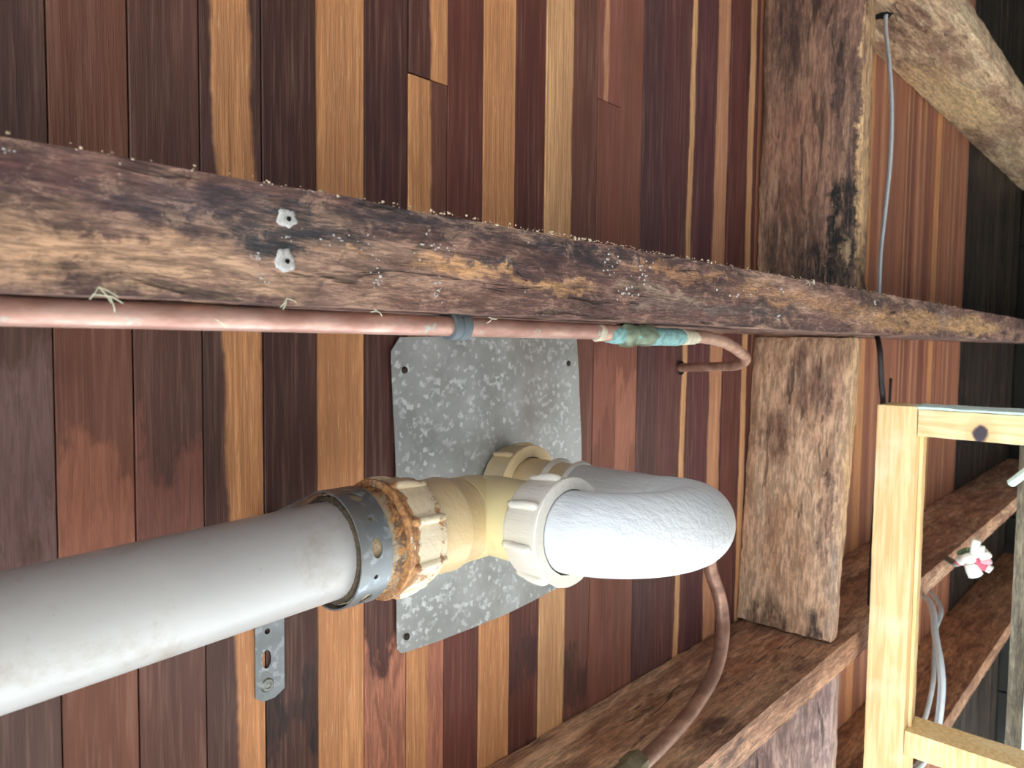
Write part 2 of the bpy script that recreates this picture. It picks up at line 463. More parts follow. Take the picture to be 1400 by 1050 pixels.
M_j1 = timber_material('weathered joist timber', (rgb(70, 50, 50), rgb(134, 98, 88), rgb(210, 168, 142)), 0, b1, o1, 1.0, .9, 1.0, fine=620, mott=1.0)
bm = timber_mesh((XJ0, J1Y0, ZC + J1D), (XJ1, J1Y1, ZB - .001), .0105, .0010, .0016, 1)
# finer mesh where it is close: use 600 steps lengthwise
joist1 = finish('floor_joist', bm, M_j1, origin=o1, smooth=.6)
tag(joist1, 'weathered dark brown timber joist with white putty blobs, running left to right above the pipes', 'joist')

def joist(y0, y1, dep, label, cols, blobs=(), seed=3, x0=XJ0, **kw):
    org = (x0, (y0 + y1) / 2, ZB - dep)
    m = timber_material('joist timber', cols, 0, blobs, org, .8, **kw)
    o = finish('floor_joist', timber_mesh((x0, y0, ZB - dep), (XJ1, y1, ZB - .001), .02, .0012, .002, seed), m, origin=org, smooth=.6)
    return tag(o, label, 'joist')
Y2, Y3, Y0 = .466, .867, -.648
def u2(px, py): return at_y(px, py, Y2)
b2 = [(u2(*p), (rx, .05, rz), c, s) for p, rx, rz, c, s in [
    ((870, 985), .10, .035, rgb(168, 118, 84), .8), ((1030, 900), .12, .03, rgb(160, 100, 72), .7), ((985, 1000), .05, .03, rgb(90, 62, 56), .8),
    ((1080, 905), .05, .03, rgb(90, 62, 54), .7), ((1100, 930), .1, .03, rgb(120, 78, 60), .8)]]
joist(Y2, Y2 + .045, .170, 'brown timber joist across the lower right corner, below the block and behind the copper tube',
      (rgb(150, 108, 86), rgb(212, 162, 128), rgb(242, 200, 162)), b2, 5, speck=.4)
joist(Y3, Y3 + .045, .168, 'timber joist at the bottom right, seen through the pine frame behind the looped flat cables',
      (rgb(134, 94, 72), rgb(186, 138, 104), rgb(216, 168, 128)), (), 7, speck=.2)
def u0(px, py): return at_y(px, py, Y0)
b0 = [(u0(*p), (rx, .06, rz), c, s) for p, rx, rz, c, s in [
    ((1320, 150), .30, .08, rgb(236, 204, 152), 1), ((1260, 110), .14, .07, rgb(228, 190, 140), 1), ((1240, 30), .12, .05, rgb(120, 84, 70), .9), ((1340, 195), .25, .03, rgb(120, 92, 76), .8),
    ((1290, 60), .06, .05, rgb(134, 100, 88), .6)]]
joist(Y0 - .05, Y0, .187, 'pale timber joist running diagonally out of the top right corner',
      (rgb(170, 134, 110), rgb(226, 194, 154), rgb(244, 218, 180)), b0, 9, speck=.3)

def block(x0, x1, y0, y1, dep, label, cols, blobs=(), seed=11, skew=0, dskew=0, edge=.003, **kw):
    org = ((x0 + x1) / 2, y0, ZB - dep)
    bm = timber_mesh((x0, y0, ZB - dep), (x1, y1, ZB - .001), .012, .0012, edge, seed)
    if skew or dskew:
        for v in bm.verts:
            t = (v.co.y - y0) / (y1 - y0)
            v.co.x += skew * t; v.co.z = ZB - (ZB - v.co.z) * (1 - dskew * t)
    m = timber_material('blocking timber', cols, 1, blobs, org, .7, **kw)
    return tag(finish('blocking', bm, m, origin=org, smooth=.6), label, 'timber block')
XB = 1.20
def ub(px, py): return at_x(px, py, XB)
bb = [(ub(*p), (.08, ry, rz), c, s) for p, ry, rz, c, s in [
    ((1155, 300), .07, .025, rgb(22, 24, 24), 1), ((1140, 370), .06, .07, rgb(28, 28, 26), .85), ((1080, 330), .12, .05, rgb(58, 44, 34), .8), ((1160, 230), .2, .012, rgb(40, 34, 32), .7), ((1155, 340), .03, .008, rgb(206, 170, 130), .9),
    ((1090, 210), .12, .05, rgb(146, 98, 78), .7), ((1075, 60), .10, .03, rgb(64, 46, 44), .7), ((1184, 150), .3, .012, rgb(222, 180, 130), .95), ((1184, 330), .14, .008, rgb(226, 190, 140), .95), ((1148, 80), .12, .012, rgb(52, 42, 44), .8), ((1150, 290), .055, .018, rgb(20, 22, 22), 1.3), ((1130, 365), .035, .03, rgb(24, 24, 22), 1.2)]]  # pale strips on the front edge paint in its sunlight; dark ones are stains
block(XB, XB + .055, Y0 + .002, J1Y0 - .002, .165, 'dark stained wide timber block standing above the long joist, with a black burn-like patch', (rgb(104, 76, 64), rgb(156, 116, 96), rgb(190, 148, 120)), bb, 13, edge=.006, speck=.3)
bb = [(ub(*p), (.08, ry, rz), c, s) for p, ry, rz, c, s in [
    ((1060, 600), .05, .03, rgb(112, 76, 62), .75), ((1100, 520), .06, .03, rgb(110, 76, 70), .7), ((1135, 700), .10, .012, rgb(108, 78, 70), .85), ((1130, 545), .05, .012, rgb(106, 76, 70), .8), ((1048, 591), .010, .008, rgb(50, 46, 44), .9),
    ((1122, 860), .05, .018, rgb(50, 46, 50), .9), ((1060, 840), .05, .04, rgb(78, 54, 40), .85), ((1080, 740), .10, .04, rgb(192, 146, 112), .8), ((1165, 600), .3, .014, rgb(224, 186, 140), .8), ((1150, 800), .1, .016, rgb(164, 142, 128), .8)]]
block(XB, XB + .03, J1Y1 + .002, Y2 - .002, .170, 'tan wide timber block with brown blotches, below the long joist and right of the trap', (rgb(186, 142, 114), rgb(232, 190, 156), rgb(250, 216, 180)), bb, 17, skew=-.035, dskew=.06, edge=.004, speck=.3)
block(XB - .035, XB - .005, Y2 + .047, Y3 - .002, .165, 'pinkish grey timber block in the bottom right, below the lower joist', (rgb(160, 134, 128), rgb(214, 184, 172), rgb(232, 204, 190)), (), 19, speck=.3)

# ---------------------------------------------------------------- galvanised plate
M_galv = galvanised('galvanised steel', rgb(150, 153, 152), rgb(176, 180, 180), rgb(206, 211, 213), .3, .5, 230)
M_galv2 = galvanised('galvanised strap steel', rgb(112, 116, 118), rgb(136, 142, 146), rgb(158, 166, 172), .5, .4, 200)
M_iron = plain('rusty nail', rgb(70, 58, 52), .6, .6)
M_hole = plain('black hole', rgb(8, 7, 7), 1, 0, 0)
corners = [(546, 461), (640, 459), (788, 463), (791, 520), (794, 600), (796, 700), (796, 786), (770, 800), (735, 818), (690, 840), (640, 860), (600, 876), (560, 890), (548, 893), (543, 888), (542, 800), (541, 640), (537, 540), (534, 480)]
zp = D - .0025
poly = [at_d(x, y, zp) for x, y in corners]
cen = at_d(680, 660, zp)
inX, inY = .588, .154
pl = thing('metal_plate', 'spangled galvanised steel sheet fixed under the boards around the drain inlet', 'metal plate', (inX, inY, ZC + zp))
bm = bmesh.new()
ring_o = []
# even resample of the outline
tot = []
for i in range(len(poly)):
    a, b = poly[i], poly[(i + 1) % len(poly)]
    k = max(1, int((b - a).length / .012))
    for j in range(k): tot.append(a.lerp(b, j / k))
nO = len(tot); NR = 8
grid = []
for r_ in range(NR + 1):
    row = []
    for p in tot:
        d = p - Vector((inX, inY, p.z)); hole = Vector((inX, inY, p.z)) + d.normalized() * .036
        q = hole.lerp(p, r_ / NR)
        q.z += .0012 * noise.noise(q * 14) + .0006 * noise.noise(q * 40) - .0006
        row.append(bm.verts.new(q))
    grid.append(row)
top = []
for a, b in zip(grid, grid[1:]):
    for i in range(nO): top.append(bm.faces.new((a[i], a[(i + 1) % nO], b[(i + 1) % nO], b[i])))
ex = bmesh.ops.extrude_face_region(bm, geom=top)
for v in [g for g in ex['geom'] if isinstance(g, bmesh.types.BMVert)]: v.co.z += .0010
finish('sheet', bm, M_galv, pl, (inX, inY, ZC + zp), smooth=.5)
for (x, y) in [(554, 506), (778, 497), (557, 871)]:
    p = at_d(x, y, zp - .002)
    bm = bmesh.new(); revolve(bm, [(0, .0034), (.0012, .0030), (.0018, .0015)], p + Vector((0, 0, .001)), (0, 0, -1), 14, closed=False)
    finish('nail', bm, M_iron, pl, tuple(p), smooth=.7)

# ---------------------------------------------------------------- drain pipe
DY, DD = .149, .445                  # drain axis
DZ = ZC + DD
XE = .451                            # where the elbow turns down
M_pipe = plastic('grey white pvc pipe', rgb(190, 189, 187), rgb(184, 183, 182), rgb(146, 124, 96), .5, 16, .32, .04, .50, .70)
M_cream = plastic('yellowed cream pvc', rgb(222, 204, 168), rgb(214, 188, 144), rgb(176, 128, 70), .4, 22, .38, .3, .56, .7)
M_creamy = plastic('yellow pvc throat', rgb(220, 208, 156), rgb(222, 206, 156), rgb(176, 128, 70), .3, 22, .38, .08, .58, .7)
M_white = plastic('brush painted white pvc', rgb(204, 204, 203), rgb(197, 198, 199), rgb(190, 180, 165), .3, 10, .4, .6, .6, .8)
M_nutw = plastic('off white nut', rgb(214, 206, 190), rgb(216, 212, 204), rgb(190, 160, 110), .5, 30, .42, .35, .56, .7)
M_nutg = plastic('grimy nut', rgb(238, 230, 212), rgb(232, 214, 180), rgb(140, 86, 44), .92, 36, .6, .5, .54, .62, ring=[(.003, .009, .16), (.034, .006, .08)])
M_coll = plastic('grimy collar', rgb(206, 190, 160), rgb(170, 150, 124), rgb(88, 56, 42), .9, 38, .7, .5, .50, .60, ring=[(.036, .012, .12)])
M_grit = plain('black crusted sealant', rgb(92, 78, 62), .9, 0, .8, 300)

dp = thing('drain_pipe', 'long grey white plastic drain pipe entering from the left edge', 'pipe', (-.35, DY, DZ))
R = .0346
def along(x):
    t = max(0.0, (.3 - x) / .3)
    return Vector((x, DY + .0060 * t, DZ - .017 * t))
bm = bmesh.new()
tube(bm, [along(-.35 + i * .66 / 40) for i in range(41)], R, 64)
finish('pipe', bm, M_pipe, dp, (-.35, DY, DZ), smooth=.7)
# collar with crusted lip
bm = bmesh.new()
def crust(s_, r_, an): return .0012 * noise.noise(Vector((s_ * 200, math.cos(an) * 6, math.sin(an) * 6)))
xs = .2965
revolve(bm, [(0, R + .0004), (0, R + .0046), (.003, R + .0054), (.040, R + .0052), (.042, R + .0030), (.042, R + .0004)], (xs, DY, DZ), (1, 0, 0), 72, crust)
finish('collar', bm, M_coll, dp, (xs, DY, DZ), smooth=.7)
bm = bmesh.new()
def crust2(s_, r_, an): return .0016 * noise.noise(Vector((s_ * 300, math.cos(an) * 16, math.sin(an) * 16)))
revolve(bm, [(-.0035, R + .0003), (-.003, R + .003), (-.0005, R + .0042), (-.0003, R + .0003)], (xs, DY, DZ), (1, 0, 0), 120, crust2)
finish('sealant_bead', bm, M_grit, dp, (xs, DY, DZ), smooth=.9)

# hanger strap
sth = thing('pipe_strap', 'punched galvanised strap looped under the drain pipe with its tail screwed to the boards', 'strap', (.31, DY, ZB))
RS = R + .0066; SX0, SX1 = .2925, .3185; TH = .0012
prof = []
zt = ZB - .0015
tail0 = at_d(365, 957, D - .002).y
prof.append((tail0, zt)); prof.append((tail0 - .05, zt)); prof.append((DY + RS + .022, zt))
for a in (0.02,): prof.append((DY + RS + .012, ZB - .006))
for i in range(25):
    a = math.radians(14) - i * math.radians(226) / 24
    prof.append((DY + RS * math.cos(a), DZ + RS * math.sin(a)))
prof += [(DY - RS * .35, ZB - .034), (DY + .004, ZB - .008), (DY + .012, zt), (DY + .04, zt)]
def strap_piece(pr, name):
    bm = bmesh.new(); rows = []
    # distances
    pr = [pr[0], (pr[0][0] - .005, pr[0][1])] + pr[1:]
    for i, (y, z) in enumerate(pr):
        ins = (.006, 0.0)[min(i, 1)]
        y0, z0 = pr[max(i - 1, 0)]; y1, z1 = pr[min(i + 1, len(pr) - 1)]
        nrm = Vector((0, -(z1 - z0), y1 - y0)).normalized()
        p = Vector((0, y, z))
        rows.append([bm.verts.new(Vector((xx, p.y, p.z)) + nrm * t) for xx, t in ((SX0 + ins, 0), (SX1 - ins * 1.5, 0), (SX1 - ins * 1.5, TH), (SX0 + ins, TH))])
    for a, b in zip(rows, rows[1:]):
        for k in range(4): bm.faces.new((a[k], a[(k + 1) % 4], b[(k + 1) % 4], b[k]))
    bm.faces.new(rows[0]); bm.faces.new(rows[-1][::-1])
    return bm
o = finish('band', strap_piece(prof, 'band'), M_galv2, sth, (.31, DY, ZB), smooth=.9)
# punched holes as real cuts
cutter = bmesh.new()
def oval(bm, c, nrm, lu, lv, L=.01, seg=20):
    nrm = Vector(nrm).normalized(); u = Vector((1, 0, 0)); v = nrm.cross(u)
    r0 = []; r1 = []
    for k in range(seg):
        an = 2 * math.pi * k / seg
        q = Vector(c) + u * math.cos(an) * lu + v * math.sin(an) * lv
        r0.append(bm.verts.new(q - nrm * L)); r1.append(bm.verts.new(q + nrm * L))
    for k in range(seg): bm.faces.new((r0[k], r0[(k + 1) % seg], r1[(k + 1) % seg], r1[k]))
    bm.faces.new(r0[::-1]); bm.faces.new(r1)
for deg, lu, lv in [(-158, .0045, .0062), (-128, .0018, .0018), (-100, .0045, .0070), (-72, .0018, .0018), (-42, .0045, .0066), (-16, .0018, .0018)]:
    a = math.radians(deg); nn = Vector((0, math.cos(a), math.sin(a)))
    oval(cutter, Vector((.3055, DY, DZ)) + nn * RS, nn, lu, lv, .004)
p = at_d(365, 863, D - .002); oval(cutter, p, (0, 0, 1), .0024, .0024, .004)
p = at_d(364, 901, D - .002); oval(cutter, p, (0, 0, 1), .0042, .0078, .004)
bmesh.ops.recalc_face_normals(cutter, faces=cutter.faces)
cme = bpy.data.meshes.new('cutter'); cutter.to_mesh(cme); cutter.free()
cob = bpy.data.objects.new('cutter', cme); COL.objects.link(cob)
md = o.modifiers.new('holes', 'BOOLEAN'); md.operation = 'DIFFERENCE'; md.object = cob; md.solver = 'EXACT'
bpy.context.view_layer.update()
dg = bpy.context.evaluated_depsgraph_get()
me2 = bpy.data.meshes.new_from_object(o.evaluated_get(dg))
o.modifiers.clear(); o.data = me2
bpy.data.objects.remove(cob)
p = at_d(366, 937, D - .0035)
bm = bmesh.new(); revolve(bm, [(-.0015, .0062), (0, .0062), (.0014, .0048), (.0016, .0030), (.0008, .0028), (.0008, .001)], p + Vector((0, 0, .001)), (0, 0, -1), 24, closed=False)
finish('screw', bm, plain('zinc screw', rgb(150, 154, 150), .45, .7, .5, 200), sth, tuple(p), smooth=.6)

# slip nuts ------------------------------------------------------------
def nut(parent, o, axis, r_in, r_out, L, mat, nl, phase, lug_mat=None, lw=.0032, lh=.0026, flange=.003):
    bm = bmesh.new()
    cr = (lambda s_, r_, an: .0005 * noise.noise(Vector((s_ * 150, math.cos(an) * 9, math.sin(an) * 9))))
    pr = [(0, r_in), (0, r_out + flange), (.0012, r_out + flange + .0006), (.0045, r_out + flange), (.0065, r_out + .0006), (L - .004, r_out - .0006), (L - .001, r_out - .0022), (L, r_out - .004), (L, r_in)]
    revolve(bm, pr, o, axis, 96, cr)
    b = finish('nut', bm, mat, parent, tuple(o), smooth=.6)
    ax, u, v = frame_of(axis)
    for k in range(nl):
        an = phase + 2 * math.pi * k / nl
        d = u * math.cos(an) + v * math.sin(an); t = ax.cross(d)
        bm = bmesh.new()
        pts = []
        for q in range(9):
            f = q / 8
            pts.append(Vector(o) + ax * (.004 + (L - .006) * f) + d * (r_out - .0012 + lh * math.sin(math.pi * min(1, f * 1.2 + .12)) ** .5 * (1 - .35 * f)))
        tube(bm, pts, [lw * (.7 if q in (0, 8) else 1) for q in range(9)], 10)
        finish('grip_lug', bm, lug_mat or mat, b, tuple(Vector(o)), smooth=True)
    for c in b.children: c.location = (0, 0, 0)
    return b

# elbow fitting
ef = thing('elbow_fitting', 'yellowed cream plastic elbow joining the drain pipe to the trap', 'pipe elbow', (XE, DY, DZ))
bm = bmesh.new()
# barrel along the drain, mitred throat turning down to the trap
revolve(bm, [(-.100, R - .001), (-.100, R + .0036), (-.058, R + .0036), (-.052, R + .0042), (-.050, R + .0040), (-.046, R + .0026), (-.030, R + .0004), (-.010, R + .0002), (-.010, R - .004)], (XE, DY, DZ), (1, 0, 0), 80)
finish('barrel', bm, M_cream, ef, (XE, DY, DZ), smooth=.7)
bm = bmesh.new()
pts = [Vector((XE - .028, DY, DZ))]
for i in range(9):
    a = math.pi / 2 * i / 8
    pts.append(Vector((XE - .012 + .012 * math.sin(a), DY - .001 * i / 8, DZ - .012 + .012 * math.cos(a))))
pts.append(Vector((XE, DY - .001, DZ - .056)))
tube(bm, pts, [R + .0008] * 2 + [R] * 3 + [R - .001] * 6, 64)
finish('throat', bm, M_creamy, ef, (XE, DY, DZ), smooth=.9)
nut(ef, Vector((XE - .118, DY, DZ)), (1, 0, 0), R + .0008, R + .0080, .040, M_nutg, 8, .35, flange=.0022, lh=.003, lw=.0034)

# trap
tr = thing('drain_trap', 'white plastic U bend trap hanging from the galvanised sheet', 'drain trap', (XE, DY, ZC + .36))
RT = .0322
fy0, fy1 = DY - .001, .1475
RB = (inX - XE) / 2; DC = .358
path = [Vector((XE, fy0, ZC + DC + .030))]
path.append(Vector((XE, (fy0 + fy1) / 2, ZC + DC + .015)))
NS = 28
for i in range(NS + 1):
    a = math.pi * i / NS
    t = i / NS
    yy = fy1 + (inY - fy1) * t - .004 * math.sin(a)
    path.append(Vector((XE + RB - RB * math.cos(a), yy, ZC + DC - RB * math.sin(a))))
path.append(Vector((inX, inY, ZC + DC + .05)))
path.append(Vector((inX, inY, ZC + DC + .085)))
bm = bmesh.new(); tube(bm, spline(path, 3), RT, 72)
finish('bend', bm, M_white, tr, tuple(tr.location), smooth=.9)
# moulding seam along the outer side of the bend
bm = bmesh.new()
sp_ = []
for q in path[2:-2]:
    cdir = (q - Vector((XE + RB, q.y, ZC + DC))).normalized()
    sp_.append(q + cdir * (RT * .62) + Vector((0, .785 * RT, 0)))
tube(bm, sp_, .0004, 6)
finish('seam', bm, M_white, tr, tuple(tr.location), smooth=True)
bm = bmesh.new(); tube(bm, [Vector((inX, inY, ZC + DC + .06)), Vector((inX, inY, ZB - .0045))], RT - .0010, 64)
finish('inlet_pipe', bm, M_cream, tr, tuple(tr.location), smooth=.9)
for dd in (.447, .474):
    bm = bmesh.new(); revolve(bm, [(-.0034, RT - .0012), (-.0030, RT + .0018), (0, RT + .0034), (.0028, RT + .0020), (.0034, RT - .0012)], (inX, inY, ZC + dd), (0, 0, 1), 64)
    finish('ridge', bm, M_nutw, tr, (inX, inY, ZC + dd), smooth=.9)
nut(tr, Vector((XE, fy0 - .0005, ZC + .350)), (0, .03, 1), RT + .0012, RT + .0088, .037, M_nutw, 8, .62, flange=.0014, lh=.0032, lw=.0036)
nut(tr, Vector((inX, inY, ZC + .511)), (0, 0, 1), RT + .0002, RT + .0100, .0345, M_cream, 8, .2, flange=.0020)

# ---------------------------------------------------------------- copper pipes
M_cop = copper_mat('aged copper', rgb(200, 162, 148), rgb(168, 126, 112), .5, .4)
M_verd = copper_mat('verdigris brass fitting', rgb(92, 102, 78), rgb(136, 150, 128), .8, .2)
M_verd2 = plain('pale green crust', rgb(136, 178, 174), .7, 0, .6, 240)
M_crm = plain('lime crust', rgb(206, 196, 172), .8, 0, .4, 150)
CY, CDp = -.0100, .345
def cpt(px, py, dp): return at_d(px, py, dp)
cp = thing('copper_pipe', 'thin copper water pipe clipped along the long joist and bent back into the boards', 'pipe', (.4, CY, ZC + CDp))
pts = [Vector((-.5, -.0100, ZC + CDp)), Vector((.05, -.0100, ZC + CDp))] + [Vector((x, -.0098 + .0006 * i, ZC + CDp)) for i, x in enumerate((.2, .35, .5))]
pts += [cpt(820, 455, CDp)]
bm = bmesh.new(); tube(bm, spline(pts, 8), .0062, 28, wob=.02)
finish('pipe', bm, M_cop, cp, tuple(cp.location), smooth=True)
hole = cpt(931, 503, D - .001)
bp = [cpt(822, 456, CDp), cpt(880, 458, CDp), cpt(930, 460, .346), cpt(962, 461, .35), cpt(990, 468, .362), cpt(1010, 480, .385), cpt(1020, 491, .412), cpt(1010, 499, .435), cpt(985, 501, .470), hole + Vector((0, 0, .01))]
bm = bmesh.new(); tube(bm, spline(bp, 8), .0062, 28, wob=.03)
finish('bent_tail', bm, copper_mat('dull copper', rgb(196, 156, 136), rgb(160, 122, 104), .15, .35), cp, tuple(cp.location), smooth=True)
def along_seg(a, b, prof, name, mat, parent, wob=.0006, seg=28):
    bm = bmesh.new(); ax = (b - a).normalized(); L = (b - a).length
    revolve(bm, [(s_ * L, r_) for s_, r_ in prof], a, ax, seg, (lambda s_, r_, an: wob * noise.noise(Vector((s_ * 400, math.cos(an) * 3, math.sin(an) * 3 + 5)))), closed=False)
    return finish(name, bm, mat, parent, tuple(a), smooth=.8)
a, b = cpt(830, 457, CDp), cpt(856, 458, CDp)
along_seg(a, b, [(0, .0066), (.3, .0074), (.8, .0078), (1, .0070)], 'sleeve', M_verd2, cp)
a, b = cpt(846, 458, CDp), cpt(890, 459, CDp)
o = along_seg(a, b, [(0, .0076), (.06, .0092), (.3, .0096), (.38, .0080), (.46, .0080), (.54, .0098), (.9, .0098), (1, .0078)], 'compression_nut', M_verd, cp, .0030, 14)
a, b = cpt(886, 460, CDp), cpt(932, 461, .346)
along_seg(a, b, [(0, .0074), (.2, .0080), (.85, .0080), (1, .0068)], 'sleeve', M_verd2, cp, .0008)
a, b = cpt(930, 461, .346), cpt(950, 461, .348)
along_seg(a, b, [(0, .0076), (.4, .0072), (1, .0066)], 'sleeve', M_crm, cp, .0008)
a, b = cpt(814, 455, CDp), cpt(822, 455, CDp)
along_seg(a, b, [(0, .0064), (.3, .0070), (.8, .0070), (1, .0064)], 'solder_ring', M_crm, cp, .0008)
bm = bmesh.new(); revolve(bm, [(0, .0105), (.0006, .0100)], hole + Vector((0, 0, -.0006)), (0, 0, 1), 20, closed=False)
finish('bore_hole', bm, M_hole, cp, tuple(hole), smooth=False)

# clip on the copper pipe
cl = thing('pipe_clip', 'grey plastic clip holding the copper pipe to the joist, above the metal sheet', 'pipe clip', tuple(cpt(624, 446, CDp)))
c0 = Vector(cl.location); bm = bmesh.new()
revolve(bm, [(-.007, .0064), (-.007, .0088), (-.002, .0090), (-.0015, .0080), (0, .0080), (.0005, .0090), (.007, .0088), (.007, .0064)], c0, (1, 0, 0), 32)
finish('loop', bm, plain('grey plastic clip', rgb(96, 104, 108), .5, 0, .3), cl, tuple(c0), smooth=.6)
bm = bmesh.new(); box(bm, c0 + Vector((-.007, -.0120, -.006)), c0 + Vector((.007, -.006, .022)), bev=.001)
finish('saddle', bm, plain('dark grey clip base', rgb(70, 76, 80), .5, 0, .3), cl, tuple(c0))

# lower tube, curving down from behind the bend
M_cop2 = copper_mat('brown copper tube', rgb(168, 130, 112), rgb(132, 98, 84), .1, .5)
tp = [at_d(958, 735, .46), at_d(972, 782, .45), at_d(985, 822, .445), at_d(988, 868, .435), at_d(977, 918, .425), at_d(948, 968, .415), at_d(912, 1010, .405), at_d(868, 1052, .395), at_d(830, 1090, .39)]
lt = thing('copper_tube', 'brown copper tube curving down from behind the white bend over the lower joist', 'pipe', tuple(tp[4]))
top_in = tp[0].copy(); top_in.z = ZB - .004; top_in.y -= .012
bm = bmesh.new(); tube(bm, spline([top_in] + tp, 10), .0088, 28, wob=.01)
finish('tube', bm, M_cop2, lt, tuple(lt.location), smooth=True)
a = at_d(874, 1040, .397); b = at_d(846, 1068, .392)
along_seg(a, b, [(0, .010), (.05, .0135), (.5, .0140), (.55, .0120), (1, .0130)], 'nut', plain('dull brass nut', rgb(120, 108, 84), .5, .5, .5), lt, .0005, 6)

# ---------------------------------------------------------------- pine frame
XF, TF = 1.25, .064
def pine_material(name, axis, knot=None, origin=(0, 0, 0)):
    n = NT(name); v = n.coords(); st = [1, 1, 1]; st[axis] = .05
    g = n.scale(v, st); ln = n.noise(g, 150, 3, .55, .3); fn = n.noise(n.scale(v, [1 if i != axis else .15 for i in range(3)]), 520, 4, .7)
    c = n.mix(n.step(ln, .38, .62), rgb(232, 202, 150), rgb(216, 178, 122))
    c = n.mix(n.step(n.noise(v, 14, 3, .5), .5, .75, 0, .5), c, rgb(236, 220, 184))
    c = n.mix(n.step(fn, .55, .75, 0, .35), c, rgb(200, 156, 100))
    if knot:
        kc, kr = knot
        wa = n.node('ShaderNodeVectorMath', operation='MULTIPLY_ADD'); n.l.new(n.noise(v, 90, 4, .6, 0, True), wa.inputs[0]); wa.inputs[1].default_value = (.008,) * 3; n.l.new(v, wa.inputs[2])
        c = n.mix(n.math('MULTIPLY', blob_mask(n, wa.outputs[0], tuple(Vector(kc) - Vector(origin)), tuple(k * 2.2 for k in kr)), .45), c, rgb(222, 160, 110))
        c = n.mix(blob_mask(n, wa.outputs[0], tuple(Vector(kc) - Vector(origin)), kr), c, rgb(66, 56, 62))
    n.bump(n.math('ADD', fn, ln), .2, .001)
    return n.out(c, .6, 0, .3)
M_pine = pine_material('raw pine', 1)
M_pine2 = pine_material('raw pine rail', 2, (at_x(1336, 591, XF) + Vector((0, .006, 0)), (.06, .014, .011)), (XF, .12, ZC + .3))
M_mint = plain('flaking mint paint', rgb(206, 226, 216), .6, 0, .25, 140)
fr = thing('window_frame', 'unpainted pine window frame with mint paint on its top rail, at the right edge', 'frame', (XF, .1, ZC + .3))
pL = at_x(1196, 640, XF).z; pR = at_x(1251, 640, XF).z
yt = at_x(1225, 556, XF).y
def pbox(name, a, b, mat, par, st=.012, sd=0):
    return finish(name, timber_mesh(a, b, st, .0004, .0008, sd), mat, par, tuple(a), smooth=.6)
pbox('stile', (XF, yt - .002, pR), (XF + TF, .95, pL), M_pine, fr, sd=1)
yb = at_x(1300, 601, XF).y
bm = timber_mesh((XF + .001, yt + .002, ZC + .02), (XF + TF, yb, pR - .0005), .012, .0004, .0008, 2)
finish('top_rail', bm, M_pine2, fr, (XF, .12, ZC + .3), smooth=.6)
bm = timber_mesh((XF + .002, yt - .0025, ZC + .02), (XF + TF + .02, yt + .0025, pR + .012), .006, .0012, .001, 3)
finish('paint_layer', bm, M_mint, fr, tuple((XF, yt, pR)), smooth=.6)
y2a = at_x(1300, 1020, XF).y; y2b = at_x(1262, 1042, XF).y
pbox('lower_rail', (XF + .001, y2a, ZC + .02), (XF + TF, y2b, pR - .0005), M_pine, fr, sd=4)
bm = timber_mesh((XF + .018, yb, pR - .006), (XF + .022, y2a, pR - .0004), .02, .0003, .0004, 5)
finish('bead', bm, M_pine, fr, tuple((XF, yb, pR)), smooth=.6)
# second, mint painted frame beyond
XG = 1.42
z0 = at_x(1384, 800, XG).z; z1 = at_x(1392, 800, XG).z
M_old = timber_material('grey weathered timber', (rgb(96, 88, 74), rgb(130, 118, 98), rgb(150, 140, 120)), 1, (), (0, 0, 0), .8, speck=.3)
fr2 = thing('window_sash', 'mint painted old timber sash standing at the extreme right edge behind the pine frame', 'window sash', (XG, .2, z0))
ya = at_x(1390, 560, XG).y
pbox('stile', (XG, ya, z1 - .015), (XG + .02, .99, z0), M_old, fr2, .02, 6)
pbox('painted_stile', (XG - .006, at_x(1394, 690, XG).y, z1 - .08), (XG + .012, .985, z1 - .0155), M_mint, fr2, .02, 7)
bm = bmesh.new(); tube(bm, [at_x(1383, 660, 1.385), at_x(1402, 646, 1.36), at_x(1440, 620, 1.335)], .007, 8)
tag(finish('batten', bm, M_mint, origin=tuple(at_x(1383, 660, 1.385)), smooth=.7), 'mint painted rod end poking in from the right edge under the pine top rail', 'rod')

# ---------------------------------------------------------------- cables
M_cab = plain('white cable sheath', rgb(196, 204, 208), .45, 0, .15, 40)
M_cabd = plain('dark cable', rgb(52, 46, 46), .6, 0, .3)
def cable(name, pts, r, mat, label, twin=0.0, dirn=(0, 0, 1), par=None):
    bm = bmesh.new(); s_ = spline(pts, 10)
    if twin:
        tube(bm, [p + Vector(dirn) * twin for p in s_], r, 10); tube(bm, [p - Vector(dirn) * twin for p in s_], r, 10)
    else: tube(bm, s_, r, 12)
    o = finish(name, bm, mat, par, tuple(pts[0]), smooth=True)
    if label: tag(o, label, 'cable')
    return o
hz = at_y(1211, 20, Y0 + .0005)
XW = hz.x
cable('electrical_cable', [hz + Vector((.0, -.004, 0)), at_x(1211, 42, XW), at_x(1216, 90, XW - .01), at_x(1219, 150, XW - .02), at_x(1217, 220, XW - .03), at_x(1210, 290, XW - .04), at_x(1204, 345, XW - .05), at_x(1202, 392, XW - .06), at_x(1201, 425, XW - .05)],
      .0030, M_cab, 'white twin cable hanging from the pale top right joist down to the long joist', .0024, (.8, 0, .6))
bm = bmesh.new()
revolve(bm, [(0, .016), (.0006, .0155)], hz + Vector((0, .0006, .004)), (0, 1, 0), 18, (lambda s_, r_, an: .007 * noise.noise(Vector((math.cos(an) * 2, math.sin(an) * 2, 3)))), closed=False)
hb = finish('knot_hole', bm, M_hole, origin=tuple(hz)); tag(hb, 'dark ragged hole in the pale top right joist where the white cable comes out', 'hole')
xk = 1.262
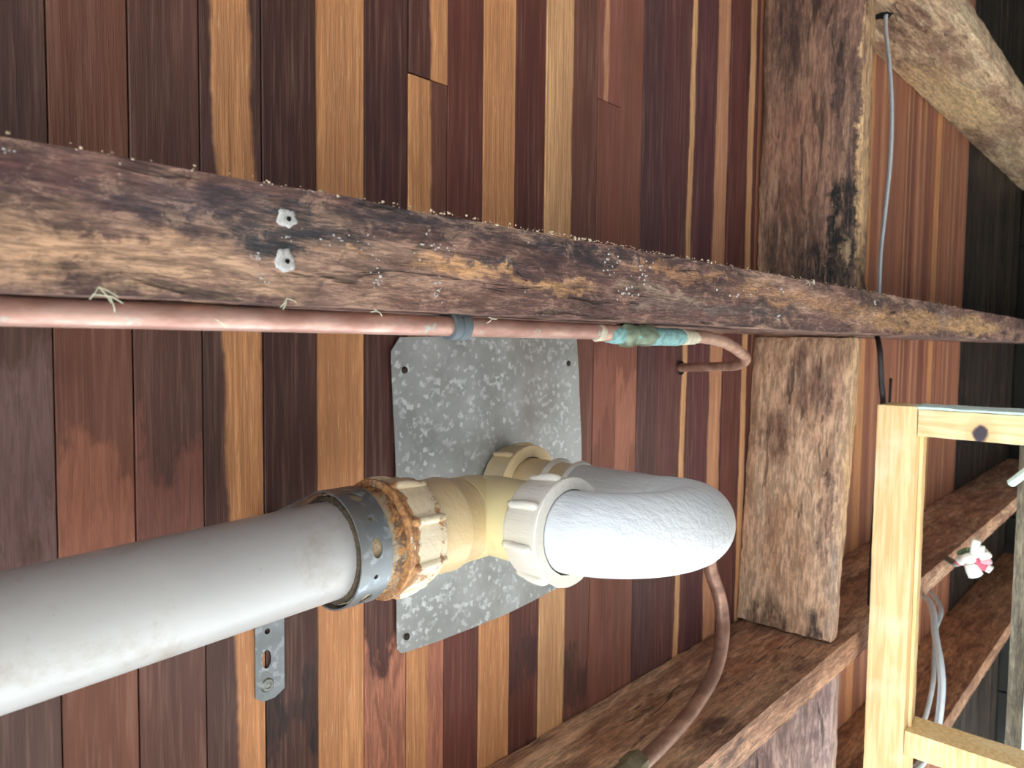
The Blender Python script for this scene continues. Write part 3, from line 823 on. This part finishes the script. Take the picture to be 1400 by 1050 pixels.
cable('electrical_cable', [at_x(1199, 459, xk + .05), at_x(1203, 480, xk), at_x(1205, 520, xk), at_x(1207, 546, xk + .012), at_x(1206, 570, xk + .10), at_x(1200, 640, xk + .13), at_x(1192, 760, xk + .14), at_x(1188, 850, xk + .14)],
      .0042, M_cabd, 'dark cable dropping from under the long joist behind the pine frame corner')
for (xa, ya_, xb_, yb_) in [(1218, 517, 1216, 556)]:
    p0, p1 = at_x(xa, ya_, 1.325), at_x(xb_, yb_, 1.325)
    bm = bmesh.new(); tube(bm, [p0, (p0 + p1) / 2, p1 + Vector((0, .03, 0))], .0022, 8)
    tag(finish('nail', bm, M_iron, origin=tuple(p1), smooth=True),
        'thin dark nail sticking up %s of the pine frame corner' % ('right' if xa > 1200 else 'left'), 'nail')

XC = 1.50
cable('electrical_cable', [Vector((1.73, .517, ZC + .47)), Vector((1.71, .517, ZC + .41)), at_x(1272, 825, 1.62), at_x(1279, 870, XC + .03), at_x(1286, 910, XC - .02), at_x(1287, 950, XC - .03), at_x(1280, 1000, XC - .03), at_x(1262, 1040, XC - .04), at_x(1240, 1058, XC - .05)],
      .0046, M_cab, 'wider flat white cable looping inside the pine frame', .0040, (.77, 0, .64))
cable('electrical_cable', [Vector((1.79, .517, ZC + .47)), Vector((1.77, .517, ZC + .41)), at_x(1286, 830, 1.66), at_x(1279, 862, XC + .09), at_x(1277, 900, XC + .05), at_x(1276, 930, XC + .01), at_x(1268, 970, XC), at_x(1255, 1010, XC)],
      .0042, plain('grey white cable sheath', rgb(176, 180, 180), .5), 'thinner grey white cable hanging just behind the wider looped cable')

# frayed cable end
M_wh = plain('white core insulation', rgb(226, 224, 216), .5, 0, .15, 40); M_rd = plain('red core insulation', rgb(206, 92, 112), .5, 0, .2); M_gn = plain('green core insulation', rgb(96, 120, 90), .5)
XQ = 1.36
q0 = at_x(1334, 766, XQ)
fc = thing('frayed_cable_end', 'cut cable end with splayed white and pinkish red cores, inside the pine frame', 'cable', tuple(q0))
q = lambda x, y, dx=0: at_x(x, y, XQ + dx)
cores = [('core', [q(1312, 766, .04), q(1322, 764), q(1334, 762)], .0085, M_wh), ('core', [q(1336, 738), q(1333, 748), q(1332, 764)], .0068, M_wh), ('core', [q(1328, 770), q(1331, 780), q(1335, 789)], .0110, M_wh),
         ('core', [q(1332, 764), q(1342, 772), q(1353, 778)], .0062, M_rd), ('core', [q(1349, 776), q(1353, 778), q(1356, 780)], .0066, M_wh), ('core', [q(1332, 758), q(1342, 752), q(1347, 752)], .0070, M_wh), ('core', [q(1330, 754, .01), q(1338, 754, .01), q(1343, 758)], .011, plain('beige filler', rgb(196, 186, 168), .7)),
         ('core', [q(1340, 764), q(1348, 760), q(1354, 757)], .0060, M_wh), ('core', [q(1340, 768), q(1349, 768), q(1355, 766)], .0055, plain('pink core', rgb(222, 170, 180), .5)), ('core', [q(1310, 757, .04), q(1318, 753, .03), q(1326, 752, .01)], .0045, M_gn), ('core', [q(1308, 768, .05), q(1315, 769, .03), q(1324, 768, .01)], .0050, M_rd)]
for nm, ps, r_, m in cores:
    bm = bmesh.new(); s_ = spline(ps, 5); n_ = len(s_)
    tube(bm, s_, [r_ * (.65 if i in (0, n_ - 1) else 1) for i in range(n_)], 10, wob=.15)
    finish(nm, bm, m, fc, tuple(q0), smooth=True)
feed = [q(1314, 766, .03), q(1306, 770, .12), Vector((1.66, .422, ZC + .340)), Vector((1.86, .475, ZC + .378))]
bm = bmesh.new(); tube(bm, spline(feed, 6), .006, 10)
finish('sheath', bm, plain('dull grey sheath', rgb(130, 128, 116), .6), fc, tuple(q0), smooth=True)

# ---------------------------------------------------------------- small marks on the long joist
M_putty = plain('dry putty', rgb(186, 182, 178), .9, 0, .5, 700)
zf = ZC + J1D
for px, py, rr, lab in [(392, 298, .0046, 'upper ragged blob of white putty with a nail hole on the long joist'), (390, 356, .0052, 'lower ragged blob of white putty with a nail hole on the long joist')]:
    p = at_d(px, py, J1D - .0008)
    t = thing('putty_blob', lab, 'putty', tuple(p))
    bm = bmesh.new()
    revolve(bm, [(0, rr * 1.1), (.0012, rr), (.0018, rr * .7), (.0016, rr * .35)], p + Vector((0, 0, .001)), (0, 0, -1), 28,
            (lambda s_, r_, an: r_ * (.5 * noise.noise(Vector((math.cos(an) * 1.3 + px * .37, math.sin(an) * 1.3, 1.3 + py * .21))) + .22 * noise.noise(Vector((math.cos(an) * 4, math.sin(an) * 4, py * .3 + s_ * 900))))), closed=False)
    finish('putty', bm, M_putty, t, tuple(p), smooth=True)
    p2 = p + Vector((.0006, .0004, -.0010))
    bm = bmesh.new(); revolve(bm, [(0, .0013), (.0004, .0012)], p2, (0, 0, -1), 10, (lambda s_, r_, an: r_ * .4 * noise.noise(Vector((math.cos(an) * 2, math.sin(an) * 2, 2)))), closed=False)
    finish('nail_hole', bm, M_hole, t, tuple(p2))
# crumbs of debris along the joist's upper edge, and paint flecks on its face
bm = bmesh.new(); rg = random.Random(3)
def crumb(bm, p, r):
    g = bmesh.ops.create_icosphere(bm, subdivisions=1, radius=r)
    s = Vector((rg.uniform(.6, 1.6), rg.uniform(.5, 1.2), rg.uniform(.5, 1.0)))
    for v in g['verts']: v.co = Vector((v.co.x * s.x, v.co.y * s.y, v.co.z * s.z)) * rg.uniform(.8, 1.2) + p
for i in range(380):
    x = rg.uniform(.05, 1.6) ** 1.0
    if rg.random() < .5: x = rg.gauss(.45, .16)
    if x < -.02: continue
    crumb(bm, Vector((x, J1Y0 + rg.uniform(-.0012, .0014), zf + rg.uniform(-.0004, .004))), rg.uniform(.0003, .0008) * (1 if rg.random() < .92 else 1.7))
d = finish('debris', bm, plain('dust crumbs', rgb(196, 176, 148), .9, 0, .6, 400), joist1, tuple(o1)); d['kind'] = 'stuff'
bm = bmesh.new()
for (cx, cy, n_, sx, sy) in [(517, 380, 16, 6, 20), (598, 395, 18, 5, 24), (835, 360, 16, 14, 14), (880, 370, 26, 12, 22), (1068, 400, 4, 3, 6), (1064, 432, 5, 3, 6), (855, 400, 12, 14, 10), (395, 326, 5, 8, 4), (350, 350, 6, 7, 4), (480, 330, 12, 40, 12),
                             (1010, 402, 10, 30, 6), (600, 340, 14, 30, 14), (12, 207, 5, 5, 3), (380, 250, 8, 30, 8), (1195, 415, 5, 4, 14), (360, 380, 8, 8, 10)]:
    for _ in range(n_):
        p = at_d(rg.gauss(cx, sx * .6), rg.gauss(cy, sy * .6), J1D - .0003)
        if J1Y0 + .002 < p.y < J1Y1 - .002: crumb(bm, p, rg.uniform(.0004, .0010) * (p.x + .35) * 1.4)
d = finish('paint_fleck', bm, M_putty, joist1, tuple(o1)); d['kind'] = 'stuff'
# loose fibres
bm = bmesh.new()
for px, py, L in [(135, 392, .008), (150, 405, .007), (392, 408, .006), (515, 425, .004), (672, 436, .004), (300, 440, .004), (1105, 385, .006), (1112, 382, .006)]:
    p = at_d(px, py, J1D - .001)
    for k in range(3):
        dvec = Vector((rg.uniform(-1, 1), rg.uniform(-.2, 1), rg.uniform(-.5, .2))).normalized() * L
        tube(bm, spline([p, p + dvec * .5 + Vector((0, 0, -.001)), p + dvec], 3), .00022, 5)
d = finish('fibre', bm, plain('dry fibres', rgb(206, 206, 176), .9), joist1, tuple(o1)); d['kind'] = 'stuff'
for o in (x for x in bpy.data.objects if x.parent == joist1): o.location = (0, 0, 0)
